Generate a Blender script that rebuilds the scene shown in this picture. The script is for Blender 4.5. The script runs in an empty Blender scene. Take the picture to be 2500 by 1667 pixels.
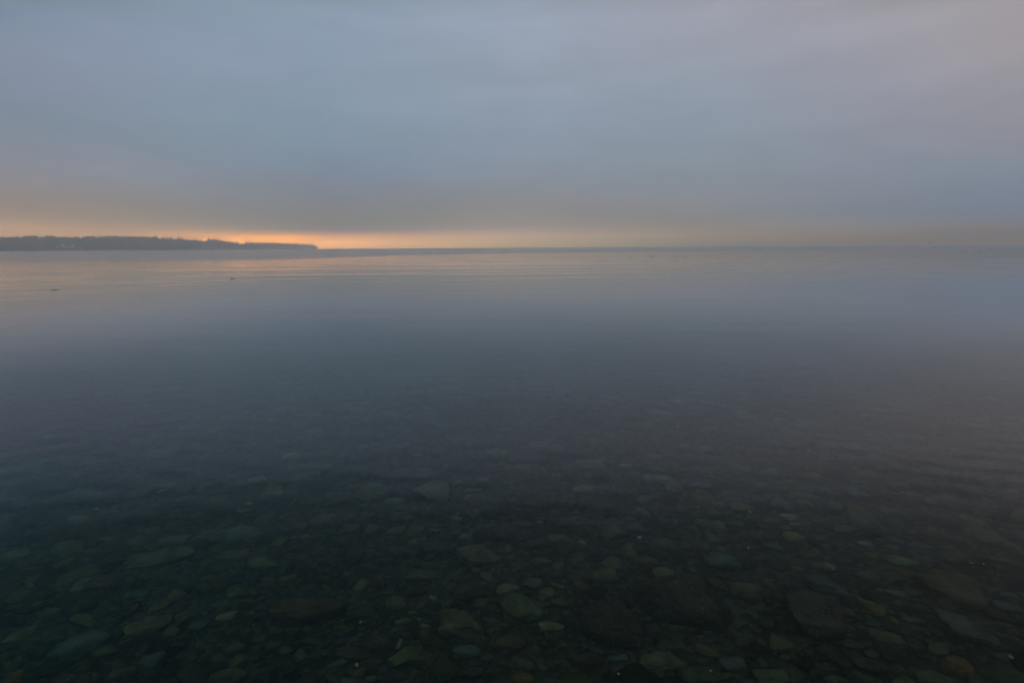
import bpy, bmesh, math, random
import numpy as np
from mathutils import Vector, Matrix

# ------------------------------------------------------------------ camera
SC = bpy.context.scene
COL = SC.collection
CAM_H = 1.6
F_PX, CX, CY = 1265.0, 1250.0, 833.5          # focal length and centre in photo pixels (2500 wide)
PITCH, ROLL = math.radians(10.26), math.radians(-0.31)
cam_d = bpy.data.cameras.new('camera'); cam = bpy.data.objects.new('camera', cam_d); COL.objects.link(cam)
cam_d.sensor_width = 36; cam_d.lens = 36 * F_PX / 2500
cam_d.clip_start = 0.05; cam_d.clip_end = 30000
cam.location = (0, 0, CAM_H)
ROT = Matrix.Rotation(math.pi/2 - PITCH, 3, 'X') @ Matrix.Rotation(ROLL, 3, 'Z')
cam.rotation_euler = ROT.to_euler()
SC.camera = cam
R3 = np.array(ROT)

def pix_dir(px, py):
    """direction in the world of a pixel of the photograph"""
    v = np.array([(px - CX) / F_PX, -(py - CY) / F_PX, -1.0]); v = R3 @ v
    return v / np.linalg.norm(v)

def dir_pix(d):
    c = R3.T @ d
    return CX + F_PX * c[0] / -c[2], CY - F_PX * c[1] / -c[2]

# ------------------------------------------------------------------ render settings
SC.view_settings.view_transform = 'Standard'; SC.view_settings.look = 'None'
SC.view_settings.exposure = 0; SC.view_settings.gamma = 1
SC.render.engine = 'CYCLES'
cy = SC.cycles
cy.max_bounces = 10; cy.diffuse_bounces = 3; cy.glossy_bounces = 4; cy.transmission_bounces = 8
cy.volume_bounces = 3; cy.caustics_reflective = True; cy.caustics_refractive = True
cy.sample_clamp_indirect = 6; cy.blur_glossy = 0.2

# ------------------------------------------------------------------ sky: overcast dusk with a glow low on the left
def lin(c): 
    c = np.asarray(c, float) / 255
    return np.where(c <= 0.04045, c / 12.92, ((c + 0.055) / 1.055) ** 2.4)

SKY = {
 0:   {0:(132,143,161),100:(135,143,162),200:(132,139,157),300:(126,139,152),350:(132,138,150),400:(137,139,147),450:(140,136,138),500:(146,135,128),530:(156,141,130),550:(174,150,132),565:(179,153,134),612:(178,150,128)},
 380: {0:(139,152,171),100:(138,151,169),200:(135,147,165),300:(131,145,159),400:(132,141,153),450:(136,138,144),500:(139,136,134),530:(148,140,130),550:(163,145,131),565:(180,153,134),580:(191,157,133),612:(196,159,131)},
 520: {0:(140,155,174),100:(139,153,170),200:(136,149,166),300:(131,147,160),400:(130,141,154),450:(134,138,147),500:(137,135,138),530:(142,136,132),550:(155,142,132),562:(175,150,132),575:(232,173,130),612:(250,185,130)},
 660: {0:(142,157,175),100:(141,155,172),200:(138,152,168),300:(133,149,162),400:(131,142,155),450:(135,139,147),500:(137,136,138),530:(141,136,132),555:(150,140,132),565:(165,147,134),573:(225,167,122),580:(255,182,122),610:(255,190,130)},
 820: {0:(145,159,176),100:(143,157,174),200:(140,154,170),300:(135,150,163),400:(131,142,155),450:(136,139,148),500:(138,136,137),530:(141,137,131),550:(147,139,132),562:(151,140,134),570:(185,152,135),578:(218,168,132),590:(240,181,138),600:(228,177,138),607:(215,172,132)},
 1030:{0:(150,161,178),100:(147,160,176),200:(143,156,171),300:(138,151,165),400:(133,144,157),450:(137,140,149),500:(140,137,137),530:(143,138,132),550:(149,141,134),560:(155,142,135),568:(180,153,137),578:(198,163,136),592:(202,166,136),605:(198,165,135)},
 1260:{0:(156,164,180),50:(153,165,181),100:(151,162,178),200:(146,157,172),300:(140,152,166),400:(136,145,158),450:(138,142,150),500:(141,138,138),530:(146,140,134),550:(152,142,137),562:(163,147,136),575:(178,155,141),595:(175,155,134),603:(170,152,132)},
 1720:{0:(160,161,174),100:(153,156,169),200:(146,155,168),300:(140,151,165),400:(134,144,154),450:(134,140,147),480:(136,138,145),530:(134,133,133),560:(141,133,127),575:(145,133,124),590:(136,130,122),600:(125,126,122)},
 2120:{0:(162,162,169),100:(157,157,167),200:(148,150,162),300:(142,145,158),400:(132,140,152),450:(129,137,147),500:(125,131,141),530:(125,129,138),550:(131,129,130),570:(130,124,122),590:(120,117,113),599:(115,117,118)},
 2480:{0:(160,154,160),100:(157,152,157),200:(148,147,155),300:(142,142,149),350:(140,140,150),400:(130,137,150),450:(121,131,145),500:(118,127,141),520:(119,125,138),545:(124,122,127),565:(120,116,112),590:(112,110,108),598:(108,110,114)},
}
for _k, _v in SKY.items():
    if 300 < _k < 1300:
        for _y in _v:
            if _y <= 400: _v[_y] = (_v[_y][0] + 2, _v[_y][1] + 1, _v[_y][2] + 1)
SKX = sorted(SKY)
def sky_pix(x, y):
    cols = []
    for k in SKX:
        ys = sorted(SKY[k]); cc = np.array([SKY[k][q] for q in ys], float)
        cols.append([np.interp(y, ys, cc[:, j]) for j in range(3)])
    cols = np.array(cols)
    return np.array([np.interp(x, SKX, cols[:, j]) for j in range(3)])

HAZE_D, HAZE_TOP, HAZE_R = 6.2e-4, 78.0, 5120.0
AZ = [-110, -62, -45, -36, -31, -27, -23, -19, -14, -8, 0, 10, 20, 29, 36, 41, 46, 62, 110]
EL = [0, .2, .45, .7, .95, 1.2, 1.5, 1.9, 2.4, 3, 4, 5, 6.5, 8, 10, 12.5, 15, 18, 21, 24, 28, 33, 40, 55, 90]
# unseen overcast above the frame, darkened to suit its reflection and the bed light: (elevation, left, centre, right)
OVER = [(24, (112,134,150), (144,156,172), (156,150,156)), (28, (84,103,112), (118,128,142), (126,122,126)),
        (33, (72,90,96), (102,110,116), (94,91,90)), (40, (58,74,76), (88,93,90), (73,70,66)),
        (55, (68,82,82), (84,88,84), (78,76,72)), (90, (88,92,94), (88,92,94), (90,91,92))]
AIR = {-43:(.223,.203,.197), -32:(.252,.208,.197), -18:(.335,.258,.214), 0:(.260,.226,.215), 19:(.205,.195,.198), 33:(.185,.178,.183), 43:(.18,.172,.180)}       # light the haze itself adds
def air(az):
    ks = sorted(AIR); return np.array([np.interp(az, ks, [AIR[k][j] for k in ks]) for j in range(3)])
def haze_T(el, az):
    e = math.radians(max(el, 0.01))
    side = HAZE_R / max(abs(math.sin(math.radians(az))), abs(math.cos(math.radians(az))))
    return math.exp(-HAZE_D * min((HAZE_TOP - CAM_H) / math.sin(e), side / math.cos(e)))
TOPV = {}
for _a in [max(-46, min(46, q)) for q in AZ]:      # sine of the elevation of the frame's top edge at each azimuth
    lo, hi = 0.0, 60.0
    for _ in range(40):
        mid_ = (lo + hi) / 2; ar_, er_ = math.radians(_a), math.radians(mid_)
        yy_ = dir_pix(np.array([math.sin(ar_)*math.cos(er_), math.cos(ar_)*math.cos(er_), math.sin(er_)]))[1]
        lo, hi = (mid_, hi) if yy_ > 0 else (lo, mid_)
    TOPV[_a] = math.sin(math.radians(lo))
def sky_at(az, el):
    a = max(-46, min(46, az)); ar, er = math.radians(a), math.radians(el)
    d = np.array([math.sin(ar) * math.cos(er), math.cos(ar) * math.cos(er), math.sin(er)])
    x, y = dir_pix(d)
    c = lin(sky_pix(x, min(max(y, 0), 604)))
    top = math.degrees(math.asin(TOPV[a])) if a in TOPV else 20.0
    if el > top - 1:
        els = [o[0] for o in OVER]; e2 = el + (23.3 - top) * max(0, 1 - (el - top) / 40)
        t = (a + 46) / 92
        def ov(o):
            L, M, Rr = lin(o[1]), lin(o[2]), lin(o[3])
            return L + (M - L) * t * 2 if t < .5 else M + (Rr - M) * (t - .5) * 2
        arr = np.array([ov(o) for o in OVER])
        o = np.array([np.interp(max(e2, 24), els, arr[:, j]) for j in range(3)])
        k = min(1, max(0, (el - top + 1) / 3)); c = c * (1 - k) + o * k
    T = haze_T(el, a)
    return np.maximum((c - air(a) * (1 - T)) / T, 0.02)

world = bpy.data.worlds.new('World'); SC.world = world; world.use_nodes = True
nt = world.node_tree; nt.nodes.clear()
class N:
    def __init__(s, nt): s.nt = nt
    def new(s, t, **k):
        n = s.nt.nodes.new(t)
        for a, v in k.items(): setattr(n, a, v)
        return n
    def math(s, op, a, b=None, clamp=False):
        n = s.new('ShaderNodeMath', operation=op, use_clamp=clamp)
        for i, v in enumerate((a, b)):
            if v is None: continue
            if hasattr(v, 'is_linked') or hasattr(v, 'links'): s.nt.links.new(v, n.inputs[i])
            else: n.inputs[i].default_value = v
        return n.outputs[0]
    def link(s, a, b): s.nt.links.new(a, b)
w = N(nt)
geo = w.new('ShaderNodeTexCoord'); sep = w.new('ShaderNodeSeparateXYZ'); w.link(geo.outputs['Generated'], sep.inputs[0])
el = w.math('MULTIPLY', w.math('ARCSINE', sep.outputs['Z']), 180 / math.pi)
az = w.math('MULTIPLY', w.math('ARCTAN2', sep.outputs['X'], sep.outputs['Y']), 180 / math.pi)
# soft cloud structure: noise laid out in azimuth / elevation, long horizontally
cmb = w.new('ShaderNodeCombineXYZ'); w.link(w.math('MULTIPLY', az, .03), cmb.inputs[0]); w.link(w.math('MULTIPLY', el, .16), cmb.inputs[1])
no = w.new('ShaderNodeTexNoise'); no.inputs['Scale'].default_value = 1.0; no.inputs['Detail'].default_value = 5; w.link(cmb.outputs[0], no.inputs['Vector'])
nz = w.math('SUBTRACT', no.outputs[0], .5)
cmb2 = w.new('ShaderNodeCombineXYZ'); w.link(w.math('MULTIPLY', az, .05), cmb2.inputs[0]); w.link(w.math('MULTIPLY', el, .5), cmb2.inputs[1])
no2 = w.new('ShaderNodeTexNoise'); no2.inputs['Scale'].default_value = 1.0; no2.inputs['Detail'].default_value = 4; w.link(cmb2.outputs[0], no2.inputs['Vector'])
nz2 = w.math('SUBTRACT', no2.outputs[0], .5)
amp = w.math('MULTIPLY', w.math('MAXIMUM', el, 0), .22)
el2 = w.math('ADD', el, w.math('MULTIPLY', nz, amp))
t = w.math('SQRT', w.math('DIVIDE', w.math('MAXIMUM', el2, 0), 90))
prev = None
for i, a in enumerate(AZ):
    r = w.new('ShaderNodeValToRGB'); cr = r.color_ramp
    vals = [sky_at(a, e) for e in EL]
    pos = [math.sqrt(e / 90) for e in EL]
    cr.elements[0].position = 0; cr.elements[0].color = (*vals[0], 1)
    cr.elements[1].position = 1; cr.elements[1].color = (*vals[-1], 1)
    for p, v in list(zip(pos, vals))[1:-1]:
        e_ = cr.elements.new(p); e_.color = (*v, 1)
    w.link(t, r.inputs[0])
    if prev is None: prev = r.outputs[0]; continue
    mr = w.new('ShaderNodeMapRange'); mr.inputs['From Min'].default_value = AZ[i-1]; mr.inputs['From Max'].default_value = a; w.link(az, mr.inputs['Value'])
    mx = w.new('ShaderNodeMix', data_type='RGBA'); w.link(mr.outputs[0], mx.inputs[0]); w.link(prev, mx.inputs[6]); w.link(r.outputs[0], mx.inputs[7])
    prev = mx.outputs[2]
# unseen even grey overcast behind the camera, set brighter to light headland and haze
mr = w.new('ShaderNodeMapRange'); mr.inputs['From Min'].default_value = 75; mr.inputs['From Max'].default_value = 120; w.link(w.math('ABSOLUTE', az), mr.inputs['Value'])
mx = w.new('ShaderNodeMix', data_type='RGBA'); w.link(mr.outputs[0], mx.inputs[0]); w.link(prev, mx.inputs[6]); mx.inputs[7].default_value = (.38, .40, .44, 1)
cmb3 = w.new('ShaderNodeMapping'); cmb3.inputs['Rotation'].default_value = (0, .5, 0); cmb3.inputs['Scale'].default_value = (3.0, 3.0, 9.0); w.link(geo.outputs['Generated'], cmb3.inputs['Vector'])
no3 = w.new('ShaderNodeTexNoise'); no3.inputs['Scale'].default_value = 1.6; no3.inputs['Detail'].default_value = 7; no3.inputs['Roughness'].default_value = .58; no3.inputs['Distortion'].default_value = .5; w.link(cmb3.outputs[0], no3.inputs['Vector'])
nz3 = w.math('SUBTRACT', no3.outputs[0], .5)
va = w.math('ADD', w.math('ADD', w.math('MULTIPLY', nz2, .10), w.math('MULTIPLY', nz3, .24)), 1.0)
bg = w.new('ShaderNodeBackground'); w.link(mx.outputs[2], bg.inputs[0]); w.link(va, bg.inputs[1])
out = w.new('ShaderNodeOutputWorld'); w.link(bg.outputs[0], out.inputs[0])
world.cycles.sampling_method = 'MANUAL'; world.cycles.sample_map_resolution = 1024

# ------------------------------------------------------------------ helpers
rng = np.random.default_rng(7); random.seed(7)
def tag(o, label=None, cat=None, group=None, kind=None):
    if label: o['label'] = label
    if cat: o['category'] = cat
    if group: o['group'] = group
    if kind: o['kind'] = kind
    return o
def mesh_np(name, verts, faces, smooth=True):
    """faces: (n,3) or (n,4) int array, or list of such"""
    me = bpy.data.meshes.new(name)
    fl = faces if isinstance(faces, list) else [faces]
    fl = [np.asarray(f, np.int32) for f in fl if len(f)]
    idx = np.concatenate([f.ravel() for f in fl]); sizes = np.concatenate([np.full(len(f), f.shape[1]) for f in fl])
    starts = np.concatenate([[0], np.cumsum(sizes)[:-1]])
    me.vertices.add(len(verts)); me.vertices.foreach_set('co', np.asarray(verts, np.float32).ravel())
    me.loops.add(len(idx)); me.loops.foreach_set('vertex_index', idx.astype(np.int32))
    me.polygons.add(len(sizes)); me.polygons.foreach_set('loop_start', starts.astype(np.int32)); me.polygons.foreach_set('loop_total', sizes.astype(np.int32))
    me.polygons.foreach_set('use_smooth', np.full(len(sizes), smooth))
    me.update(calc_edges=True); me.validate()
    return me
def obj(name, me, mat=None, parent=None, loc=None, rot=None):
    o = bpy.data.objects.new(name, me); COL.objects.link(o)
    if mat and me is not None and not me.materials: me.materials.append(mat)
    if parent: o.parent = parent
    if loc is not None: o.location = loc
    if rot is not None: o.rotation_euler = rot
    return o
def smooth01(x, a, b):
    t = np.clip((x - a) / (b - a), 0, 1); return t * t * (3 - 2 * t)
def vnoise(x, y, seed=0):
    """smooth value noise, roughly -1..1"""
    x = np.asarray(x, float); y = np.asarray(y, float)
    xi = np.floor(x).astype(np.int64); yi = np.floor(y).astype(np.int64); fx = x - xi; fy = y - yi
    def h(a, b):
        n = (a * 374761393 + b * 668265263 + seed * 1442695041) & 0x7fffffff
        n = ((n ^ (n >> 13)) * 1274126177) & 0x7fffffff
        return ((n ^ (n >> 16)) & 0xffff) / 32767.5 - 1
    ux = fx * fx * (3 - 2 * fx); uy = fy * fy * (3 - 2 * fy)
    return (h(xi, yi) * (1-ux) + h(xi+1, yi) * ux) * (1-uy) + (h(xi, yi+1) * (1-ux) + h(xi+1, yi+1) * ux) * uy

# ------------------------------------------------------------------ materials
def mat_new(name):
    m = bpy.data.materials.new(name); m.use_nodes = True; m.node_tree.nodes.clear(); return m, N(m.node_tree)
def simple(name, c, rough=.8, c2=None, scale=3.0, bump=0.0, bscale=20, spec=.3):
    m, g = mat_new(name)
    b = g.new('ShaderNodeBsdfPrincipled'); b.inputs['Roughness'].default_value = rough; b.inputs['Specular IOR Level'].default_value = spec
    o = g.new('ShaderNodeOutputMaterial'); g.link(b.outputs[0], o.inputs[0])
    tc = g.new('ShaderNodeTexCoord')
    if c2:
        n = g.new('ShaderNodeTexNoise'); n.inputs['Scale'].default_value = scale; n.inputs['Detail'].default_value = 5; g.link(tc.outputs['Object'], n.inputs['Vector'])
        r = g.new('ShaderNodeValToRGB'); r.color_ramp.elements[0].position = .35; r.color_ramp.elements[1].position = .65
        r.color_ramp.elements[0].color = (*c, 1); r.color_ramp.elements[1].color = (*c2, 1)
        g.link(n.outputs[0], r.inputs[0]); g.link(r.outputs[0], b.inputs['Base Color'])
    else: b.inputs['Base Color'].default_value = (*c, 1)
    if bump:
        n = g.new('ShaderNodeTexNoise'); n.inputs['Scale'].default_value = bscale; n.inputs['Detail'].default_value = 6; g.link(tc.outputs['Object'], n.inputs['Vector'])
        bu = g.new('ShaderNodeBump'); bu.inputs['Strength'].default_value = bump; bu.inputs['Distance'].default_value = .02
        g.link(n.outputs[0], bu.inputs['Height']); g.link(bu.outputs[0], b.inputs['Normal'])
    return m
def stone_mat(name, c, speck=.2):
    """algae covered stone: mottled colour, fine grain, scattered pale barnacle specks"""
    m, g = mat_new(name)
    b = g.new('ShaderNodeBsdfPrincipled'); b.inputs['Roughness'].default_value = .9; b.inputs['Specular IOR Level'].default_value = .05
    o = g.new('ShaderNodeOutputMaterial'); g.link(b.outputs[0], o.inputs[0])
    gm = g.new('ShaderNodeNewGeometry'); oi = g.new('ShaderNodeObjectInfo')
    def noise(scale, detail=5, rough=.6):
        n = g.new('ShaderNodeTexNoise'); n.inputs['Scale'].default_value = scale; n.inputs['Detail'].default_value = detail; n.inputs['Roughness'].default_value = rough
        g.link(gm.outputs['Position'], n.inputs['Vector']); return n.outputs[0]
    r = g.new('ShaderNodeValToRGB'); e = r.color_ramp.elements
    c = np.array(c); e[0].position = .30; e[0].color = (*(c * .45), 1); e[1].position = .70; e[1].color = (*(c * 1.35), 1)
    k = e.new(.5); k.color = (*c, 1)
    g.link(noise(9, 7, .68), r.inputs[0])
    # patches of brown film
    mx = g.new('ShaderNodeMix', data_type='RGBA'); f = g.new('ShaderNodeMapRange'); f.inputs['From Min'].default_value = .5; f.inputs['From Max'].default_value = .72; f.inputs['To Max'].default_value = .6
    g.link(noise(5, 4), f.inputs['Value']); g.link(f.outputs[0], mx.inputs[0]); g.link(r.outputs[0], mx.inputs[6]); mx.inputs[7].default_value = (.090, .078, .045, 1)
    vo = g.new('ShaderNodeTexVoronoi'); vo.inputs['Scale'].default_value = 48; g.link(gm.outputs['Position'], vo.inputs['Vector'])
    f1 = g.math('LESS_THAN', vo.outputs['Distance'], .22)
    f2 = g.math('GREATER_THAN', noise(14, 3), 1 - speck * 2.0 if speck < .25 else .52)
    f3 = g.math('MULTIPLY', f1, f2)
    m2 = g.new('ShaderNodeMix', data_type='RGBA'); g.link(g.math('MULTIPLY', f3, .7), m2.inputs[0]); g.link(mx.outputs[2], m2.inputs[6]); m2.inputs[7].default_value = (.26, .26, .19, 1)
    va = g.math('ADD', g.math('MULTIPLY', oi.outputs['Random'], .4), .7)
    m3 = g.new('ShaderNodeVectorMath', operation='SCALE'); g.link(m2.outputs[2], m3.inputs[0]); g.link(va, m3.inputs['Scale'])
    g.link(m3.outputs[0], b.inputs['Base Color'])
    bu = g.new('ShaderNodeBump'); bu.inputs['Strength'].default_value = .9; bu.inputs['Distance'].default_value = .012
    g.link(noise(32, 6, .65), bu.inputs['Height']); g.link(bu.outputs[0], b.inputs['Normal'])
    return m
SCOL = {
 'olive': (.145, .145, .075), 'green': (.110, .140, .065), 'grey green': (.150, .165, .115), 'bluish green': (.100, .128, .108),
 'brown': (.125, .108, .058), 'reddish brown': (.145, .098, .055), 'orange brown': (.17, .115, .045), 'yellow brown': (.20, .175, .055),
 'pale': (.24, .24, .16), 'pale green': (.185, .21, .115), 'pale grey': (.21, .215, .175), 'dark': (.085, .080, .055)}
SM = {k: stone_mat(k.replace(' ', '_') + '_stone', v) for k, v in SCOL.items()}
SM_rough = {k: stone_mat(k.replace(' ', '_') + '_barnacled_stone', SCOL[k], .3) for k in SCOL}

# ------------------------------------------------------------------ ground under the water
def bed_z(x, y):
    x = np.asarray(x, float); y = np.asarray(y, float)
    r = np.where(y > 0, np.hypot(y, .35 * x), y)
    z = np.interp(r, [-400, -12, -2.2, -.6, 1, 2, 3.5, 5, 6.5, 9, 14, 30, 100, 6000],
                     [9, 1.6, .15, -.12, -.38, -.47, -.61, -.80, -1.12, -1.9, -3.4, -6, -11, -14])
    return z - .085 * np.clip(-x, 0, 8) * smooth01(r, 0, 2) + .045 * vnoise(x * .9, y * .9, 3) + .02 * vnoise(x * 2.6, y * 2.6, 4)
def polar_grid(rs, angs):
    """grid in rings around the camera foot; first ring is closed by a fan"""
    A, Rr = np.meshgrid(angs, rs); x = Rr * np.sin(A); y = Rr * np.cos(A)
    nr, na = A.shape
    i = np.arange(nr - 1)[:, None] * na; j = np.arange(na)[None, :]; j2 = (j + 1) % na
    f = np.stack([i + j, i + j2, i + na + j2, i + na + j], -1).reshape(-1, 4)
    c = nr * na
    tri = np.stack([np.full(na, c), (np.arange(na) + 1) % na, np.arange(na)], -1)
    return np.append(x.ravel(), 0), np.append(y.ravel(), 0), f, tri
def angles(nf, nb, half=62):
    h = math.radians(half)
    return np.concatenate([np.linspace(-h, h, nf, endpoint=False), np.linspace(h, 2*math.pi - h, nb, endpoint=False)])

rs = np.concatenate([np.geomspace(.3, 9, 230), np.geomspace(9.6, 5000, 60)])
x, y, f, tri = polar_grid(rs, angles(330, 60))
z = bed_z(x, y)
fine = .012 * vnoise(x * 9, y * 9, 11) + .007 * vnoise(x * 21, y * 21, 12)
z = z + fine * (1 - smooth01(np.hypot(x, y), 9, 14))
m, g = mat_new('seabed_gravel')
b = g.new('ShaderNodeBsdfPrincipled'); b.inputs['Roughness'].default_value = .95; b.inputs['Specular IOR Level'].default_value = .03
o_ = g.new('ShaderNodeOutputMaterial'); g.link(b.outputs[0], o_.inputs[0])
gm = g.new('ShaderNodeNewGeometry')
v1 = g.new('ShaderNodeTexVoronoi'); v1.inputs['Scale'].default_value = 28; g.link(gm.outputs['Position'], v1.inputs['Vector'])
n1 = g.new('ShaderNodeTexNoise'); n1.inputs['Scale'].default_value = 3; n1.inputs['Detail'].default_value = 6; g.link(gm.outputs['Position'], n1.inputs['Vector'])
sp = g.new('ShaderNodeSeparateColor'); g.link(v1.outputs['Color'], sp.inputs[0])
r = g.new('ShaderNodeValToRGB'); e = r.color_ramp.elements; e[0].color = (.018, .018, .012, 1); e[1].color = (.11, .11, .065, 1); k = e.new(.6); k.color = (.05, .054, .033, 1)
g.link(g.math('MULTIPLY', g.math('ADD', sp.outputs[0], n1.outputs[0]), .6), r.inputs[0]); g.link(r.outputs[0], b.inputs['Base Color'])
bu = g.new('ShaderNodeBump'); bu.inputs['Strength'].default_value = 1; bu.inputs['Distance'].default_value = .02; bu.invert = True
g.link(v1.outputs['Distance'], bu.inputs['Height']); g.link(bu.outputs[0], b.inputs['Normal'])
tag(obj('seabed', mesh_np('seabed', np.stack([x, y, z], -1), [f, tri]), m), kind='structure')

# ------------------------------------------------------------------ water surface with real ripples
rs = np.concatenate([np.geomspace(.3, 2, 60, endpoint=False), np.geomspace(2, 420, 760, endpoint=False), np.geomspace(420, 5000, 60)])
ang = angles(520, 70)
x, y, f, tri = polar_grid(rs, ang)
rad = np.hypot(x, y); dr = rad * .0072; dc = rad * math.radians(124 / 520)
z = np.zeros_like(x)
def boundary(x):      # where the wind ruffle of the open water begins
    return np.interp(x, [-200, -65, -35, -24, 6, 73, 300], [62, 65, 80, 118, 150, 165, 175])
calm = 1 - smooth01(y - boundary(x), -14, 22)
wr = np.random.default_rng(21)
def add_waves(n, lam_a, lam_b, slope, dirc, spread, mask):
    global z
    for _ in range(n):
        lam = math.exp(wr.uniform(math.log(lam_a), math.log(lam_b))); th = math.radians(dirc + wr.normal(0, spread)); ph = wr.uniform(0, 6.28)
        kx, ky = math.sin(th) * 2*math.pi/lam, math.cos(th) * 2*math.pi/lam
        a = slope * wr.uniform(.5, 1.3) * lam / (2*math.pi) / math.sqrt(n)
        step = np.abs(kx * x + ky * y) / np.maximum(rad, .1) * dr / (2*math.pi)
        stepc = np.abs(kx * y - ky * x) / np.maximum(rad, .1) * dc / (2*math.pi)
        lod = 1 - smooth01(np.maximum(step, stepc), .18, .33)
        warp = .9 * vnoise(x / (lam * 5), y / (lam * 5), int(lam * 100) % 97)
        z += a * np.sin(kx * x + ky * y + ph + warp) * lod * mask
patch = .5 + .5 * vnoise(x / 40, y / 16, 31)
patch2 = .5 + .5 * vnoise(x / 9, y / 3.5, 32)
mid = smooth01(y, 16, 34) * calm
left = smooth01(-x / np.maximum(y, 1), .25, .7)
add_waves(11, 1.8, 4.6, .0250, -5, 7, mid * (.15 + .85 * patch) * (1 - .6 * left))
add_waves(9, 1.4, 4.2, .0220, -22, 8, smooth01(y, 9, 20) * calm * left * (.3 + .7 * patch2))
add_waves(6, 7, 18, .0060, 6, 12, smooth01(y, 18, 40) * calm)
add_waves(7, 1.2, 3.5, .0080, 14, 16, (1 - smooth01(rad, 45, 70)) * smooth01(rad, 7, 14) * patch2)
add_waves(6, 1.0, 2.2, .0055, -5, 12, smooth01(y, 12, 26) * calm * patch)
add_waves(8, .5, 1.3, .0075, 22, 14, (1 - smooth01(rad, 22, 34)) * patch2 * smooth01(rad, 2.5, 7))
add_waves(8, .35, .8, .0045, -20, 18, (1 - smooth01(rad, 14, 24)) * (1 - patch2) * smooth01(rad, 2.5, 6))
add_waves(10, .16, .42, .020, 10, 35, (1 - smooth01(rad, 6, 11)) * (.3 + .7 * patch2))
add_waves(8, 2.5, 7, .016, 2, 12, (1 - calm) * (1 - smooth01(rad, 260, 420)))
me = mesh_np('water', np.stack([x, y, z], -1), [f, tri])
rough = .015 + .02 * smooth01(rad, 4, 20) + .05 * smooth01(rad, 25, 90) + (1 - calm) * .09 + .03 * (patch2 - .5) * (1 - smooth01(rad, 20, 40))
at = me.attributes.new('ruffle', 'FLOAT', 'POINT'); at.data.foreach_set('value', rough.astype(np.float32))
extra_sheen = (.41 - .12 * smooth01(x / np.maximum(y, 1), .1, .6)) * smooth01(rad, 7, 19) * (.85 + .15 * patch)      # added sheen farther out, brightens the water's reflection
at = me.attributes.new('extra_sheen', 'FLOAT', 'POINT'); at.data.foreach_set('value', extra_sheen.astype(np.float32))
m, g = mat_new('sea_water')
gl = g.new('ShaderNodeBsdfGlass'); gl.inputs['IOR'].default_value = 1.333; gl.inputs['Color'].default_value = (1, 1, 1, 1)
a = g.new('ShaderNodeAttribute'); a.attribute_name = 'ruffle'; g.link(a.outputs['Fac'], gl.inputs['Roughness'])
gm = g.new('ShaderNodeNewGeometry')
mp = g.new('ShaderNodeMapping'); mp.inputs['Scale'].default_value = (1.3, 3.2, 1); mp.inputs['Rotation'].default_value = (0, 0, .2); g.link(gm.outputs['Position'], mp.inputs['Vector'])
n1 = g.new('ShaderNodeTexNoise'); n1.inputs['Scale'].default_value = 1.6; n1.inputs['Detail'].default_value = 3; g.link(mp.outputs[0], n1.inputs['Vector'])
bu = g.new('ShaderNodeBump'); bu.inputs['Strength'].default_value = .25; bu.inputs['Distance'].default_value = .004
g.link(n1.outputs[0], bu.inputs['Height']); g.link(bu.outputs[0], gl.inputs['Normal'])
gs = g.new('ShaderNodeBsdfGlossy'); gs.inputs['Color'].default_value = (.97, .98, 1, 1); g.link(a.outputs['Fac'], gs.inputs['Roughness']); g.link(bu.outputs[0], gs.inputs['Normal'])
sa = g.new('ShaderNodeAttribute'); sa.attribute_name = 'extra_sheen'; sm_ = g.new('ShaderNodeMixShader'); g.link(sa.outputs['Fac'], sm_.inputs[0]); g.link(gl.outputs[0], sm_.inputs[1]); g.link(gs.outputs[0], sm_.inputs[2])
ab = g.new('ShaderNodeVolumeAbsorption'); ab.inputs['Color'].default_value = (.27, .73, .66, 1); ab.inputs['Density'].default_value = .58
vs_ = g.new('ShaderNodeVolumeScatter'); vs_.inputs['Color'].default_value = (.04, .58, 1, 1); vs_.inputs['Density'].default_value = .085
ad = g.new('ShaderNodeAddShader'); g.link(ab.outputs[0], ad.inputs[0]); g.link(vs_.outputs[0], ad.inputs[1])
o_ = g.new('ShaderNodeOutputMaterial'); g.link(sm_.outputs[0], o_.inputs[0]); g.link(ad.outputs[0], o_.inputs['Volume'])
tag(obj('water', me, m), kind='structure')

# ------------------------------------------------------------------ headland
HX = [-900, -300, 0, 200, 400, 480, 560, 640, 700, 745, 775]           # photo column of each bearing
HD = [1950, 2080, 2170, 2220, 2320, 2550, 2900, 3400, 3850, 4230, 4420]   # distance of its shore
TX = [-900, -300, 0, 40, 80, 130, 170, 230, 300, 350, 400, 440, 466, 480, 500, 518, 530, 551, 564, 578, 590, 606, 626, 660, 692, 719, 746, 765, 772, 775]
TY = [575, 573, 578, 577.5, 574.5, 575, 577.5, 575.5, 574.5, 576.5, 576, 575.5, 577.5, 578.5, 582, 578.5, 579, 583, 583.5, 587.5, 590, 587, 587, 588, 589, 590, 592.5, 594, 597, 602]
def bearing(px): return math.atan2(*(pix_dir(px, 606)[:2]))
def horizon_y(px):      # row of the true horizon at a column
    d = pix_dir(px, 606); d[2] = 0; return dir_pix(d / np.linalg.norm(d))[1]
def at_dist(px, dist, z=0.0):
    b = bearing(px); return np.array([dist * math.sin(b), dist * math.cos(b), z])
def shore(px): return float(np.interp(px, HX, HD))
RIDGE = 1.14; TREE_H = 24.0
def top_z(px, py, dist):
    """height above water of something seen at row py, dist metres off"""
    b = bearing(px); fwd = dist
    d = pix_dir(px, py); return CAM_H + dist * d[2] / math.hypot(d[0], d[1])
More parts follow.
